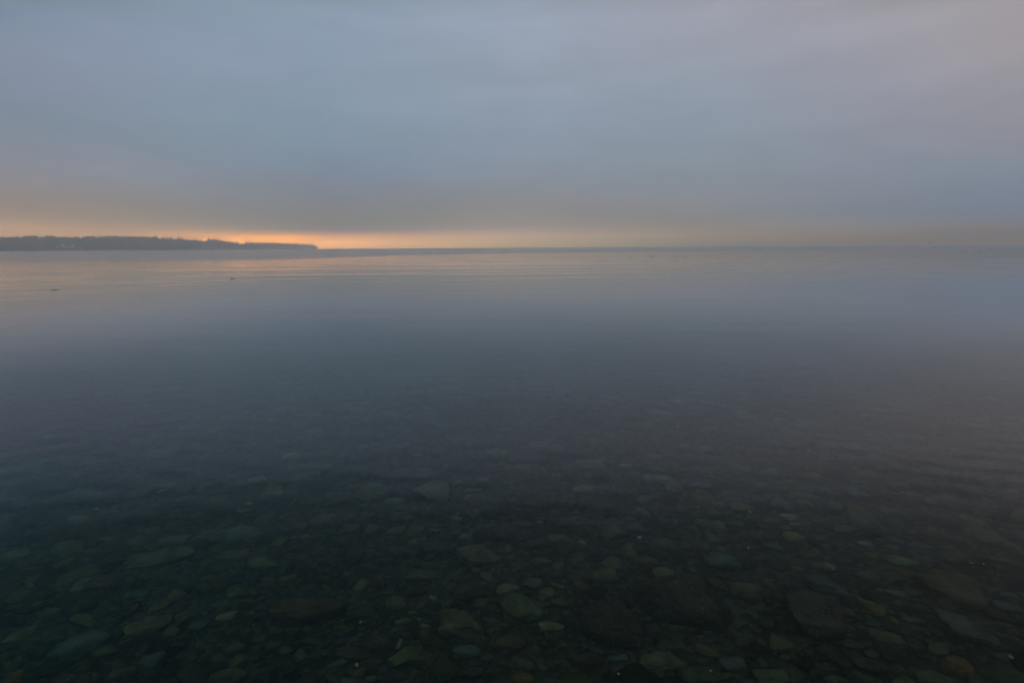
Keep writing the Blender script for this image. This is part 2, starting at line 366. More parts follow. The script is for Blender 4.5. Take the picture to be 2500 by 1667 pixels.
def hill_z(px, u):
    """u = 0 at the shore, 1 on the ridge"""
    zr = max(top_z(px, float(np.interp(px, TX, TY)), shore(px) * RIDGE) - TREE_H * float(np.interp(px, [380, 470], [.74, .98])), 2.5)
    prof = np.interp(u, [-.3, -.04, 0, .04, .3, .65, 1, 1.5, 2.2], [-3, -.6, .05, .12, .45, .8, 1, .95, .5])
    return float(prof * zr if prof > 0 else prof * 2)
def hill_pt(px, u, dz=0):
    d = shore(px) * (1 + (RIDGE - 1) * u)
    p = at_dist(px, d); p[2] = hill_z(px, u) + dz; return p
pxs = np.concatenate([np.linspace(-900, 760, 220), np.linspace(763, 775, 8)]); us = np.concatenate([[-.3, -.04], np.linspace(0, 1.2, 20), [1.5, 2.2]])
V = np.array([[hill_pt(p, u, .8 * float(vnoise(p / 6, u * 9, 5)) if u > .05 else 0) for u in us] for p in pxs]).reshape(-1, 3)
nu = len(us); ii, jj = np.meshgrid(np.arange(len(pxs) - 1), np.arange(nu - 1), indexing='ij'); ii = ii.ravel() * nu; jj = jj.ravel()
F = np.stack([ii + jj, ii + nu + jj, ii + nu + jj + 1, ii + jj + 1], -1)
last = (len(pxs) - 1) * nu                                        # bluff face closing the tip
n0 = len(V); tip = V[last:].copy(); tip[:, 2] = -4; V = np.concatenate([V, tip])
j = np.arange(nu - 1); F2 = np.stack([last + j, n0 + j, n0 + j + 1, last + j + 1], -1)
tag(obj('hills', mesh_np('hills', V, [F, F2]), simple('headland_soil', (.028, .034, .018), .95, (.05, .05, .03), .05)), kind='structure')

# solid pale strip painted as the gleam of glassy water along the headland's foot
bv = []
for p in np.linspace(-900, 690, 160):
    a_, b_ = hill_pt(p, -.035), hill_pt(p, .0)
    bv += [a_ * [.985, .985, 0] + [0, 0, -.25], b_ * [.997, .997, 0] + [0, 0, .55 + .15 * float(vnoise(p / 9, 1, 8))], b_ * [1.004, 1.004, 0] + [0, 0, 1.0]]
n = len(bv) // 3; i = np.arange(n - 1) * 3
BF = np.concatenate([np.stack([i, i + 3, i + 4, i + 1], -1), np.stack([i + 1, i + 4, i + 5, i + 2], -1)])
tag(obj('shore_gleam_strip', mesh_np('shore_gleam_strip', np.array(bv), BF), simple('shore_water_gleam', (.30, .29, .27), .9, (.40, .38, .35), .05)), kind='structure')

# conifers
def conifer_mesh(name, seed, tiers=6, seg=7, slim=.17):
    q = np.random.default_rng(seed); v = []; fc = []
    def ring(zc, r0, jag):
        s = len(v)
        for k in range(seg):
            t_ = 2*math.pi*k/seg + q.uniform(-.15, .15); rr = r0 * (1 + jag * q.uniform(-.45, .35)); v.append((rr*math.cos(t_), rr*math.sin(t_), zc + q.uniform(-.012, .012)))
        return s
    zb = .12
    for t_ in range(tiers):
        z0 = zb + (1 - zb) * (t_ / tiers) ** .93; z1 = zb + (1 - zb) * min(1, ((t_ + 1.55) / tiers) ** .93)
        rr = slim * (1 - (z0 - zb) / (1 - zb)) ** .8 + .012
        a_ = ring(z0, rr, 1); c_ = ring(z0 + (z1 - z0) * .45, rr * .5, .6); s = len(v); v.append((q.uniform(-.01, .01), q.uniform(-.01, .01), min(z1, 1.0)))
        for k in range(seg):
            k2 = (k + 1) % seg; fc += [(a_+k, a_+k2, c_+k2), (a_+k, c_+k2, c_+k), (c_+k, c_+k2, s), (a_+k2, a_+k, c_+k)]
    return np.array(v), np.array(fc)
def broad_mesh(seed):
    q = np.random.default_rng(seed); bm = bmesh.new(); bmesh.ops.create_icosphere(bm, subdivisions=2, radius=1)
    v = np.array([u.co for u in bm.verts]); fc = np.array([[u.index for u in p.verts] for p in bm.faces]); bm.free()
    rr = 1 + .3 * q.uniform(-1, 1, len(v)); v = v * rr[:, None] * [.20, .20, .38] + [0, 0, .6]
    return v, fc
CON = [conifer_mesh('c', 40 + k, tiers=5 + k % 3, slim=(.12, .15, .18, .135)[k % 4]) for k in range(6)] + [broad_mesh(60 + k) for k in range(3)]
tv, tf, off = [], [], 0
tr = np.random.default_rng(5)
def forest_add(px, u, h, kind):
    global off
    v, fc = CON[kind]; p = hill_pt(px, u); a_ = tr.uniform(0, 6.28); c_, s_ = math.cos(a_), math.sin(a_)
    wv = h * tr.uniform(.85, 1.3)
    vv = np.stack([(v[:, 0]*c_ - v[:, 1]*s_) * wv, (v[:, 0]*s_ + v[:, 1]*c_) * wv, v[:, 2] * h], -1) + p - [0, 0, .8]
    tv.append(vv); tf.append(fc + off); off += len(v)
for _ in range(6500):
    px = tr.uniform(-620, 774) if tr.random() < .75 else tr.uniform(380, 774); u = tr.uniform(.04, 1.12) ** .8
    h = TREE_H * tr.uniform(.40, .80)
    if u > .6 and px > 385: h *= tr.choice([.5, .6, .8])
    if px < 385 and u > .6: h = TREE_H * tr.uniform(.46, .86)
    forest_add(px, u, h, int(tr.integers(0, 8)) if px < 420 else int(tr.integers(0, 7)))
for k in range(26):     # the bluff at the very tip
    forest_add(tr.uniform(768, 775), tr.uniform(0, 1), TREE_H * tr.uniform(.35, .6), int(tr.integers(0, 9)))
needle = simple('conifer_foliage', (.066, .072, .048), .9, (.11, .112, .075), .15, spec=.1)
bark = simple('bark', (.07, .05, .035), .95)
tag(obj('forest', mesh_np('forest', np.concatenate(tv), np.concatenate(tf), smooth=False), needle), kind='stuff')

# single treetops standing out along the skyline: (column, row of the tip, label)
TOPS = [(398, 574, 'tall fir in the mist where the wooded skyline starts to rise'), (410, 575.3, None), (421, 574.8, None), (439, 572.8, 'pointed conifer just left of the notch in the skyline, tallest of its run'),
 (448, 575, None), (463, 576, 'conifer at the right edge of the narrow notch in the skyline'), (471, 575.5, None), (480, 577.2, None), (486, 578.3, None), (492, 579.8, None),
 (512, 578.2, 'left tree of the tall dark clump standing up from the skyline'), (518, 577.6, 'middle tree of the tall dark clump standing up from the skyline'), (523, 578.6, 'right tree of the tall dark clump standing up from the skyline'),
 (533.6, 575.8, 'slender lone spire right of the tall dark clump'), (529, 578.5, None), (540, 580.3, None), (551, 581.3, 'pointed fir where the skyline drops towards the orange glow'), (557, 584, None),
 (564, 581.7, 'taller spiky fir against the orange glow before the dip'), (570, 585.5, None), (577, 585.5, 'last fir before the dip in the skyline, against the glow'), (584, 588.3, None), (592, 588.6, None), (600, 586, None),
 (604, 582.8, 'tall fir rising just right of the dip in the skyline'), (611, 585, None), (620, 585, None), (627, 583.6, 'tall fir on the low far end against the orange glow'), (634, 585.8, None), (643, 586, None), (649, 585.6, None),
 (657, 585.6, None), (666, 586, None), (674, 587.6, None), (683, 587.5, None), (692, 586, 'slightly taller fir midway along the low far end'), (700, 588, None), (709, 588.6, None), (719, 587.4, 'small pointed fir above the far end near the tip'),
 (728, 589.8, None), (737, 590.5, None), (746, 590.2, None), (755, 591.4, None), (763, 592.3, None), (769, 592.8, 'last tree on the cliff edge at the tip of the headland')]
for _ in range(55):
    px_ = tr.uniform(395, 766); TOPS.append((px_, float(np.interp(px_, TX, TY)) + tr.uniform(.6, 3.4), None))
con_me = []
for k in range(4):
    v, fc = CON[k]; con_me.append(mesh_np('crown', v, fc, smooth=False)); con_me[-1].materials.append(needle)
tv_ = [(.02*math.cos(t_), .02*math.sin(t_), zz) for zz in (0, .3) for t_ in np.linspace(0, 2*math.pi, 7)[:-1]]
trunk_me = mesh_np('trunk', np.array(tv_), np.array([(k, (k+1) % 6, 6+(k+1) % 6, 6+k) for k in range(6)])); trunk_me.materials.append(bark)
for k, (px, py, lab) in enumerate(TOPS):
    u = 1.0; p = hill_pt(px, u); zt = top_z(px, py, shore(px) * RIDGE); h = max(zt - p[2] + .5, 8)
    root = obj('conifer_tree', None, loc=p - [0, 0, .5], rot=(0, 0, k * 1.3)); wv = min(h, 30) * (1.15 if lab and 'clump' in lab else .95); root.scale = (wv, wv, h)
    tag(root, lab or 'small dark conifer, one of the even row of treetops on the headland skyline', 'tree', 'conifers along the headland skyline')
    obj('crown', con_me[k % 4], parent=root); obj('trunk', trunk_me, parent=root)

# ------------------------------------------------------------------ houses
def box_me(name, sx, sy, sz, c=(0, 0, 0)):
    v = np.array([(a_*sx/2, b_*sy/2, c_*sz/2) for a_ in (-1, 1) for b_ in (-1, 1) for c_ in (-1, 1)]) + c
    return mesh_np(name, v, np.array([(0, 1, 3, 2), (4, 6, 7, 5), (0, 4, 5, 1), (2, 3, 7, 6), (0, 2, 6, 4), (1, 5, 7, 3)]), smooth=False)
WALL = {'white': simple('white_siding', (.80, .80, .78), .7), 'cream': simple('cream_siding', (.62, .58, .50), .7), 'grey': simple('grey_siding', (.36, .37, .38), .7)}
roof_m = simple('shingle_roof', (.10, .10, .11), .9, (.16, .15, .15), 1.2); glass_m = simple('window_glass', (.03, .035, .045), .15, spec=.6); chim_m = simple('chimney_brick', (.25, .14, .10), .9)
def make_house(W, D, H, wall):
    """gabled house at the origin facing -Y, parts parented to an empty"""
    root = obj('house', None)
    gh = W * .24
    v = [(-W/2, -D/2, 0), (W/2, -D/2, 0), (W/2, D/2, 0), (-W/2, D/2, 0), (-W/2, -D/2, H), (W/2, -D/2, H), (W/2, D/2, H), (-W/2, D/2, H), (0, -D/2, H+gh), (0, D/2, H+gh)]
    me = mesh_np('wall', np.array(v), [np.array([(0, 1, 5, 4), (1, 2, 6, 5), (2, 3, 7, 6), (3, 0, 4, 7)]), np.array([(4, 5, 8), (6, 7, 9)])], smooth=False)
    obj('wall', me, WALL[wall], root)
    e_, th = .5, .25; zs = H - e_ * gh / (W/2)
    rv = []
    for yy in (-D/2 - e_, D/2 + e_):
        rv += [(-W/2-e_, yy, zs+.02), (0, yy, H+gh+.02), (W/2+e_, yy, zs+.02), (W/2+e_, yy, zs+th), (0, yy, H+gh+th+.05), (-W/2-e_, yy, zs+th)]
    q = [(k, (k+1) % 6, 6+(k+1) % 6, 6+k) for k in range(6)] + [(0, 5, 4, 1), (1, 4, 3, 2), (6, 7, 10, 11), (7, 8, 9, 10)]
    rf = obj('roof', mesh_np('roof', np.array(rv), np.array(q), smooth=False), roof_m, root)
    obj('chimney', box_me('chimney', .8, .8, 1.8, (W*.22, D*.15, H+gh*.9)), chim_m, rf)
    nf = 2 if H > 4 else 1
    for fl in range(nf):
        for xx in (-W*.28, 0, W*.28):
            if fl == 0 and xx == 0: continue
            wn = obj('window', box_me('window', 1.5, .12, 1.3, (xx, -D/2-.04, 1.6+fl*2.7)), WALL['white'], root)
            obj('pane', box_me('pane', 1.25, .06, 1.05, (xx, -D/2-.12, 1.6+fl*2.7)), glass_m, wn)
    obj('door', box_me('door', 1.0, .12, 2.1, (0, -D/2-.04, 1.06)), roof_m, root)
    return root
PROTO = {}
def copy_tree(o, parent=None):
    c = o.copy(); COL.objects.link(c)
    if parent: c.parent = parent
    for ch in list(o.children): copy_tree(ch, c)
    return c
# (column, row of the base, width in photo pixels, wall, storeys, label)
HOUSES = [
 (79, 594.2, 8, 'grey', 1, 'grey house high on the wooded slope, leftmost of the headland houses'),
 (87, 594.6, 5, 'grey', 1, 'low grey house beside the leftmost house on the slope'),
 (103, 594.6, 4, 'white', 2, 'small narrow pale house alone on the upper slope'),
 (143, 595.6, 6, 'cream', 1, 'cream house on the upper slope above the bright white row'),
 (152, 595.2, 5, 'grey', 1, 'grey gabled house second along the upper slope row'),
 (161, 596.2, 5, 'cream', 1, 'last cream house of the short row above the bright white row'),
 (139, 604.6, 6, 'cream', 1, 'cream house at the left end of the bright row near the shore'),
 (147, 603.6, 5, 'white', 1, 'second house in the bright row, white under a dark roof'),
 (154, 603.6, 7, 'white', 2, 'large white two storey house left of the middle of the bright row'),
 (161.5, 603.4, 6, 'white', 1, 'white house just right of the large two storey one'),
 (168, 604.0, 6, 'cream', 1, 'cream house near the right of the bright row'),
 (174, 604.4, 5, 'white', 1, 'low white house tucked against the brightest one'),
 (179, 604.6, 7, 'white', 2, 'brightest white two storey house closing the right end of the row'),
 (198, 606.4, 8, 'grey', 1, 'long grey building on the shore right of the bright row'),
 (313, 597.6, 9, 'grey', 1, 'wide grey house half hidden in trees on the middle slope'),
 (345, 598.0, 9, 'cream', 2, 'pale house on the middle slope left of a smaller white one'),
 (359, 598.6, 5, 'grey', 1, 'little grey house at the right end of the middle slope'),
 (497, 606.6, 6, 'white', 1, 'white house at the left of the far shoreline cluster'),
 (503, 608.2, 5, 'cream', 1, 'cream cottage down at the water in the far shoreline cluster'),
 (508, 605.6, 5, 'cream', 1, 'cream house at the back right of the far shoreline cluster'),
 (525, 607.6, 4, 'cream', 1, 'narrow cottage standing alone on the far shore'),
 (543, 607.0, 6, 'white', 1, 'bright white gabled house, rightmost along the headland shore')]
for px, py, wpx, wl, st, lab in HOUSES:
    # find the slope position seen at that row
    best = min(np.linspace(.01, .9, 90), key=lambda u: abs(dir_pix((lambda p: (p - [0, 0, CAM_H]) / np.linalg.norm(p))(hill_pt(px, u)))[1] - py))
    p = hill_pt(px, best); d = math.hypot(p[0], p[1])
    W = max(wpx / F_PX * d * .78, 6); key = (wl, st)
    if key not in PROTO: PROTO[key] = make_house(9, 8, 3.0 if st == 1 else 5.6, wl); root = PROTO[key]
    else: root = copy_tree(PROTO[key])
    s = W / 9; root.scale = (s, s, s); p = p * [.988, .988, 1]; root.location = p + np.array([0, 0, 1.6])
    root.rotation_euler = (0, 0, -bearing(px) + random.uniform(-.4, .4))
    # a footing carries the house on the slope
    ft = obj('foundation', box_me('foundation', 9.2, 8.2, 7, (0, 0, -3.52)), WALL['grey'], root)
    tag(root, lab, 'house', 'houses on the headland')

# small dark boat moored off the left shore
dark_hull = simple('dark_hull', (.03, .028, .035), .5); pale_cab = simple('boat_cabin', (.30, .29, .30), .5)
def boat(px, py_dist, L):
    p = at_dist(px, py_dist); root = obj('moored_boat', None, loc=p, rot=(0, 0, -bearing(px) + .35)); v = []; n = 14
    for k in range(n + 1):
        s = k / n; wd = .17 * L * math.sin(math.pi * min(1, .28 + s * .72)) ** .6 if s < 1 else 0.01; sh = .09 * L * (1 + .5 * s ** 2)
        xx = (s - .5) * L
        v += [(xx, -wd, sh), (xx, -wd * .72, 0), (xx, 0, -.05 * L), (xx, wd * .72, 0), (xx, wd, sh)]
    F_ = [(5*k+j_, 5*k+5+j_, 5*k+6+j_, 5*k+1+j_) for k in range(n) for j_ in range(4)] + [(5*k+4, 5*k+9, 5*k+5, 5*k) for k in range(n)]
    obj('hull', mesh_np('hull', np.array(v), np.array(F_)), dark_hull, root)
    cb = obj('cabin', box_me('cabin', .30*L, .2*L, .17*L, (-.02*L, 0, .19*L)), pale_cab, root)
    obj('window', box_me('window', .2*L, .205*L, .06*L, (0, 0, .215*L)), glass_m, cb)
    obj('mast', box_me('mast', .02*L, .02*L, .35*L, (.15*L, 0, .3*L)), dark_hull, root)
    tag(root, 'small dark moored boat with a pale cabin off the left shore', 'boat')
boat(10, 1700, 10.0)

# ------------------------------------------------------------------ birds on the water
feather = simple('dark_plumage', (.03, .028, .029), .7, (.05, .046, .046), 30)
bill_m = simple('bill', (.10, .08, .05), .5)
def duck_mesh(name, head_up=1.0):
    """floating duck 1 unit long, facing +X: body, neck and head in one surface"""
    st = [(-.50, .12, .012, .012), (-.42, .11, .05, .03), (-.25, .08, .13, .075), (0, .06, .17, .10), (.2, .07, .15, .10), (.32, .12, .09, .085),
          (.37, .2*head_up + .02, .055, .06), (.39, .28*head_up, .052, .055), (.42, .335*head_up, .062, .062), (.47, .34*head_up, .05, .05), (.52, .325*head_up, .02, .022)]
    seg = 12; v = []
    for k, (cx_, cz_, ry, rz) in enumerate(st):
        nx = st[min(k+1, len(st)-1)]; pv = st[max(k-1, 0)]; tx, tz = nx[0]-pv[0], nx[1]-pv[1]; L = math.hypot(tx, tz); tx /= L; tz /= L
        for j_ in range(seg):
            a_ = 2*math.pi*j_/seg; v.append((cx_ - tz*math.sin(a_)*rz, math.cos(a_)*ry, cz_ + tx*math.sin(a_)*rz))
    F_ = [(k*seg+j_, k*seg+(j_+1) % seg, (k+1)*seg+(j_+1) % seg, (k+1)*seg+j_) for k in range(len(st)-1) for j_ in range(seg)]
    n_ = len(v); v += [(-.52, 0, .12), (.54, 0, .325*head_up)]
    T_ = [(n_, (j_+1) % seg, j_) for j_ in range(seg)] + [(n_+1, (len(st)-1)*seg+j_, (len(st)-1)*seg+(j_+1) % seg) for j_ in range(seg)]
    return mesh_np(name, np.array(v), [np.array(F_), np.array(T_)])
duck_me = duck_mesh('duck'); duck_me.materials.append(feather); low_me = duck_mesh('duck', .72); low_me.materials.append(feather)
bill_me = mesh_np('bill', np.array([(.50, -.02, .315), (.50, .02, .315), (.50, 0, .34), (.60, 0, .31)]), np.array([(0, 1, 3), (1, 2, 3), (2, 0, 3)])); bill_me.materials.append(bill_m)
def surf(px, py):
    d = pix_dir(px, py); t_ = -CAM_H / min(d[2], -.0035); return np.array([d[0]*t_, d[1]*t_, 0.0])
def duck(px, py, size, label, group='birds floating on the calm water', yaw=None, me=None, dist=None, bill=True):
    p = surf(px, py) if dist is None else at_dist(px, dist)
    o = obj('duck', None, loc=p, rot=(0, 0, yaw if yaw is not None else random.choice([0, math.pi]) + random.uniform(-.5, .5))); o.scale = (size,) * 3
    obj('body', me or duck_me, parent=o)
    if bill: obj('bill', bill_me, parent=o, loc=(0, 0, 0))
    tag(o, label, 'bird', group); return o
for a_ in [(31, 618.5, .5, 'dark duck floating alone nearest the left edge below the shore'), (72, 618.7, .35, 'small duck at the left of the line of birds off the left shore'), (77.5, 618.3, .8, 'darkest and largest duck in the line of birds off the left shore'),
           (82.5, 618, .4, 'duck just right of the darkest one off the left shore'), (91, 618.5, .7, 'rightmost long low duck in the line off the left shore'), (153, 618, .5, 'lone duck floating below the bright row of houses'),
           (564, 680.2, .11, 'small pale backed duck trailing left of another on the rippled water'), (568, 680.8, .125, 'dark duck on the rippled water below the middle of the headland'), (571.5, 680.6, .09, 'tiny duckling at the right of the pair on the rippled water'),
           (703, 610.2, 1.0, 'leftmost bird of three off the tip of the headland'), (707, 611.6, 1.1, 'middle bird of three off the tip of the headland'), (710, 610.6, .9, 'rightmost bird of three off the tip of the headland'),
           (1537, 630, .14, 'tiny bird floating just left of the round dark one'), (1543.4, 631.3, .21, 'round dark bird nearest the camera right of centre'), (1592, 626.8, .33, 'long dark duck at the left of a pair, right of centre'), (1598.8, 626.8, .22, 'short duck at the right of a pair, right of centre'),
           (1648.6, 627.3, .28, 'faint long duck left of another faint one, right of centre'), (1673, 627.7, .26, 'faintest duck, farthest right of the central scatter of birds'), (1893.3, 605.8, .75, 'single black dot of a bird just under the horizon'),
           (2058, 618, .4, 'grey duck floating alone on smooth water towards the right'), (2159, 615.2, .3, 'small faint bird right of the lone grey duck'), (2349.4, 615.8, .35, 'faint bird left of the dark one near the right edge'),
           (2393.3, 614, .42, 'small dark bird closest of those near the right edge'), (2417.8, 607.8, 1.1, 'long low bird farthest right, just under the horizon'), (2281.7, 602.2, 1.6, 'long dark bird on the horizon below the flying one'), (2305.5, 603, 1.3, 'low dark bird on the horizon right of the flying one')]:
    duck(*a_)
for px in [889, 904, 925, 936, 993.5, 999, 1030, 1036, 1066, 1069, 1074, 1080, 1087, 1113, 1118, 1124, 1131, 1138, 1147, 1160, 1163, 1171, 1177, 1200, 1207, 1216, 1221, 1233, 1237, 1244, 1252, 1268, 2140, 2216, 2240]:
    duck(px, 0, random.uniform(1.0, 1.4), 'tiny dark bird, one of the loose flock strung along the horizon', 'flock of birds strung along the horizon', dist=random.uniform(420, 520), bill=False)
# one bird in flight low over the horizon
def flyer(px, py, dist, span):
    p = at_dist(px, dist); p[2] = top_z(px, py, dist)
    o = obj('flying_bird', None, loc=p, rot=(0, 0, .5)); o.scale = (span,) * 3
    fb = obj('body', low_me, parent=o, loc=(0, 0, -.1))
    for s in (-1, 1):
        v = np.array([(.12, .08*s, .02), (-.10, .08*s, .02), (.10, .42*s, .30), (-.05, .42*s, .30), (-.02, .8*s, .42), (.12, .08*s, .05), (-.10, .08*s, .04), (.10, .42*s, .32), (-.05, .42*s, .315)])
        F_ = np.array([(0, 2, 3), (0, 3, 1), (2, 4, 3), (5, 8, 7), (5, 6, 8), (7, 8, 4), (0, 5, 7), (0, 7, 2), (1, 3, 8), (1, 8, 6)])
        obj('wing', mesh_np('wing', v, F_, smooth=False), feather, o)
    tag(o, 'single bird flying just above the horizon towards the right edge', 'bird')
flyer(2268.6, 594.5, 420, 1.5)

# thin dark driftwood afloat
def tube(path, radii, seg=8):
    path = np.array(path, float); v = []; n_ = len(path)
    for k in range(n_):
        t_ = path[min(k+1, n_-1)] - path[max(k-1, 0)]; t_ /= np.linalg.norm(t_); s1 = np.cross(t_, [0, 0, 1.0]); s1 /= np.linalg.norm(s1); s2 = np.cross(s1, t_)
        for j_ in range(seg):
            a_ = 2*math.pi*j_/seg; v.append(path[k] + radii[k] * (s1*math.cos(a_) + s2*math.sin(a_)))
    F_ = [(k*seg+j_, k*seg+(j_+1) % seg, (k+1)*seg+(j_+1) % seg, (k+1)*seg+j_) for k in range(n_-1) for j_ in range(seg)]
    return np.array(v), np.array(F_)
p = surf(132, 708.2)
v, F_ = tube([(-.17, 0, .004), (-.1, .01, .012), (0, 0, .016), (.1, -.01, .010), (.19, .0, .004), (.27, .015, .0)], [.004, .012, .014, .010, .007, .003]); v = v * .62
tag(obj('driftwood', mesh_np('driftwood', v, F_), simple('wet_wood', (.05, .042, .034), .5), loc=p, rot=(0, 0, .75)), 'thin dark piece of driftwood floating on the calm water at left', 'driftwood')

# ------------------------------------------------------------------ stones
_ico = {}
def ico(sub):
    if sub not in _ico:
        bm = bmesh.new(); bmesh.ops.create_icosphere(bm, subdivisions=sub, radius=1)
        _ico[sub] = (np.array([u.co for u in bm.verts]), np.array([[u.index for u in p_.verts] for p_ in bm.faces])); bm.free()
    return _ico[sub]
def stone_shape(seed, sub=4, kind='round', rough=1.0):
    """unit stone: a rounded intersection of random planes, with lumps and chips"""
    q = np.random.default_rng(seed); D, fc = ico(sub)
    npl, k, fl = {'round': (16, 7, .0), 'block': (9, 16, .35), 'slab': (11, 13, .55), 'wedge': (7, 15, .5)}[kind]
    nrm = q.normal(size=(npl, 3)); nrm /= np.linalg.norm(nrm, axis=1)[:, None]
    nrm = np.concatenate([nrm, [[0, 0, 1], [0, 0, -1], [1, 0, 0], [-1, 0, 0], [0, 1, 0], [0, -1, 0]] + q.normal(0, .14, (6, 3))])
    nrm /= np.linalg.norm(nrm, axis=1)[:, None]
    dist = np.concatenate([q.uniform(.68 if kind != 'round' else .82, 1.0, npl), q.uniform(.85, 1.0, 6)])
    if kind == 'wedge': nrm[0] = np.array([.8, q.uniform(-.3, .3), .5]); nrm[0] /= np.linalg.norm(nrm[0]); dist[0] = .45
    dp = np.maximum(D @ nrm.T, 0) / dist; r = (dp ** k).sum(1) ** (-1 / k)
    P = D * r[:, None]
    for sc, am in ((1.5, .085), (3.9, .042), (9.0, .018)):
        ph = q.uniform(0, 50, 3); am *= rough
        n_ = vnoise(P[:, 0]*sc + ph[0], P[:, 1]*sc + ph[1] + P[:, 2]*sc*.7, seed) + vnoise(P[:, 2]*sc + ph[2], P[:, 0]*sc*.8 - P[:, 1]*sc + ph[0], seed + 1)
        P = P + D * (am * n_)[:, None]
    ext = np.abs(P).max(0); return P / ext, fc

NW = 1.333
def under(px, py, lift=0.0):
    """point on the bed (raised by lift) seen through the surface at a pixel"""
    d = pix_dir(px, py); t_ = -CAM_H / d[2]; s = np.array([d[0]*t_, d[1]*t_, 0.0])
    n_ = np.array([0, 0, 1.0]); c_ = -d[2]; k = 1/NW; c2 = math.sqrt(1 - k*k*(1 - c_*c_)); rr = k*d + (k*c_ - c2)*n_
    tt = .3
    for _ in range(40):
        q_ = s + rr*tt; e_ = q_[2] - (float(bed_z(q_[0], q_[1])) + lift); tt += e_ / -rr[2] * .7
    return s + rr*tt

# landmarks: key -> short phrase used to describe neighbours
L_ = {}
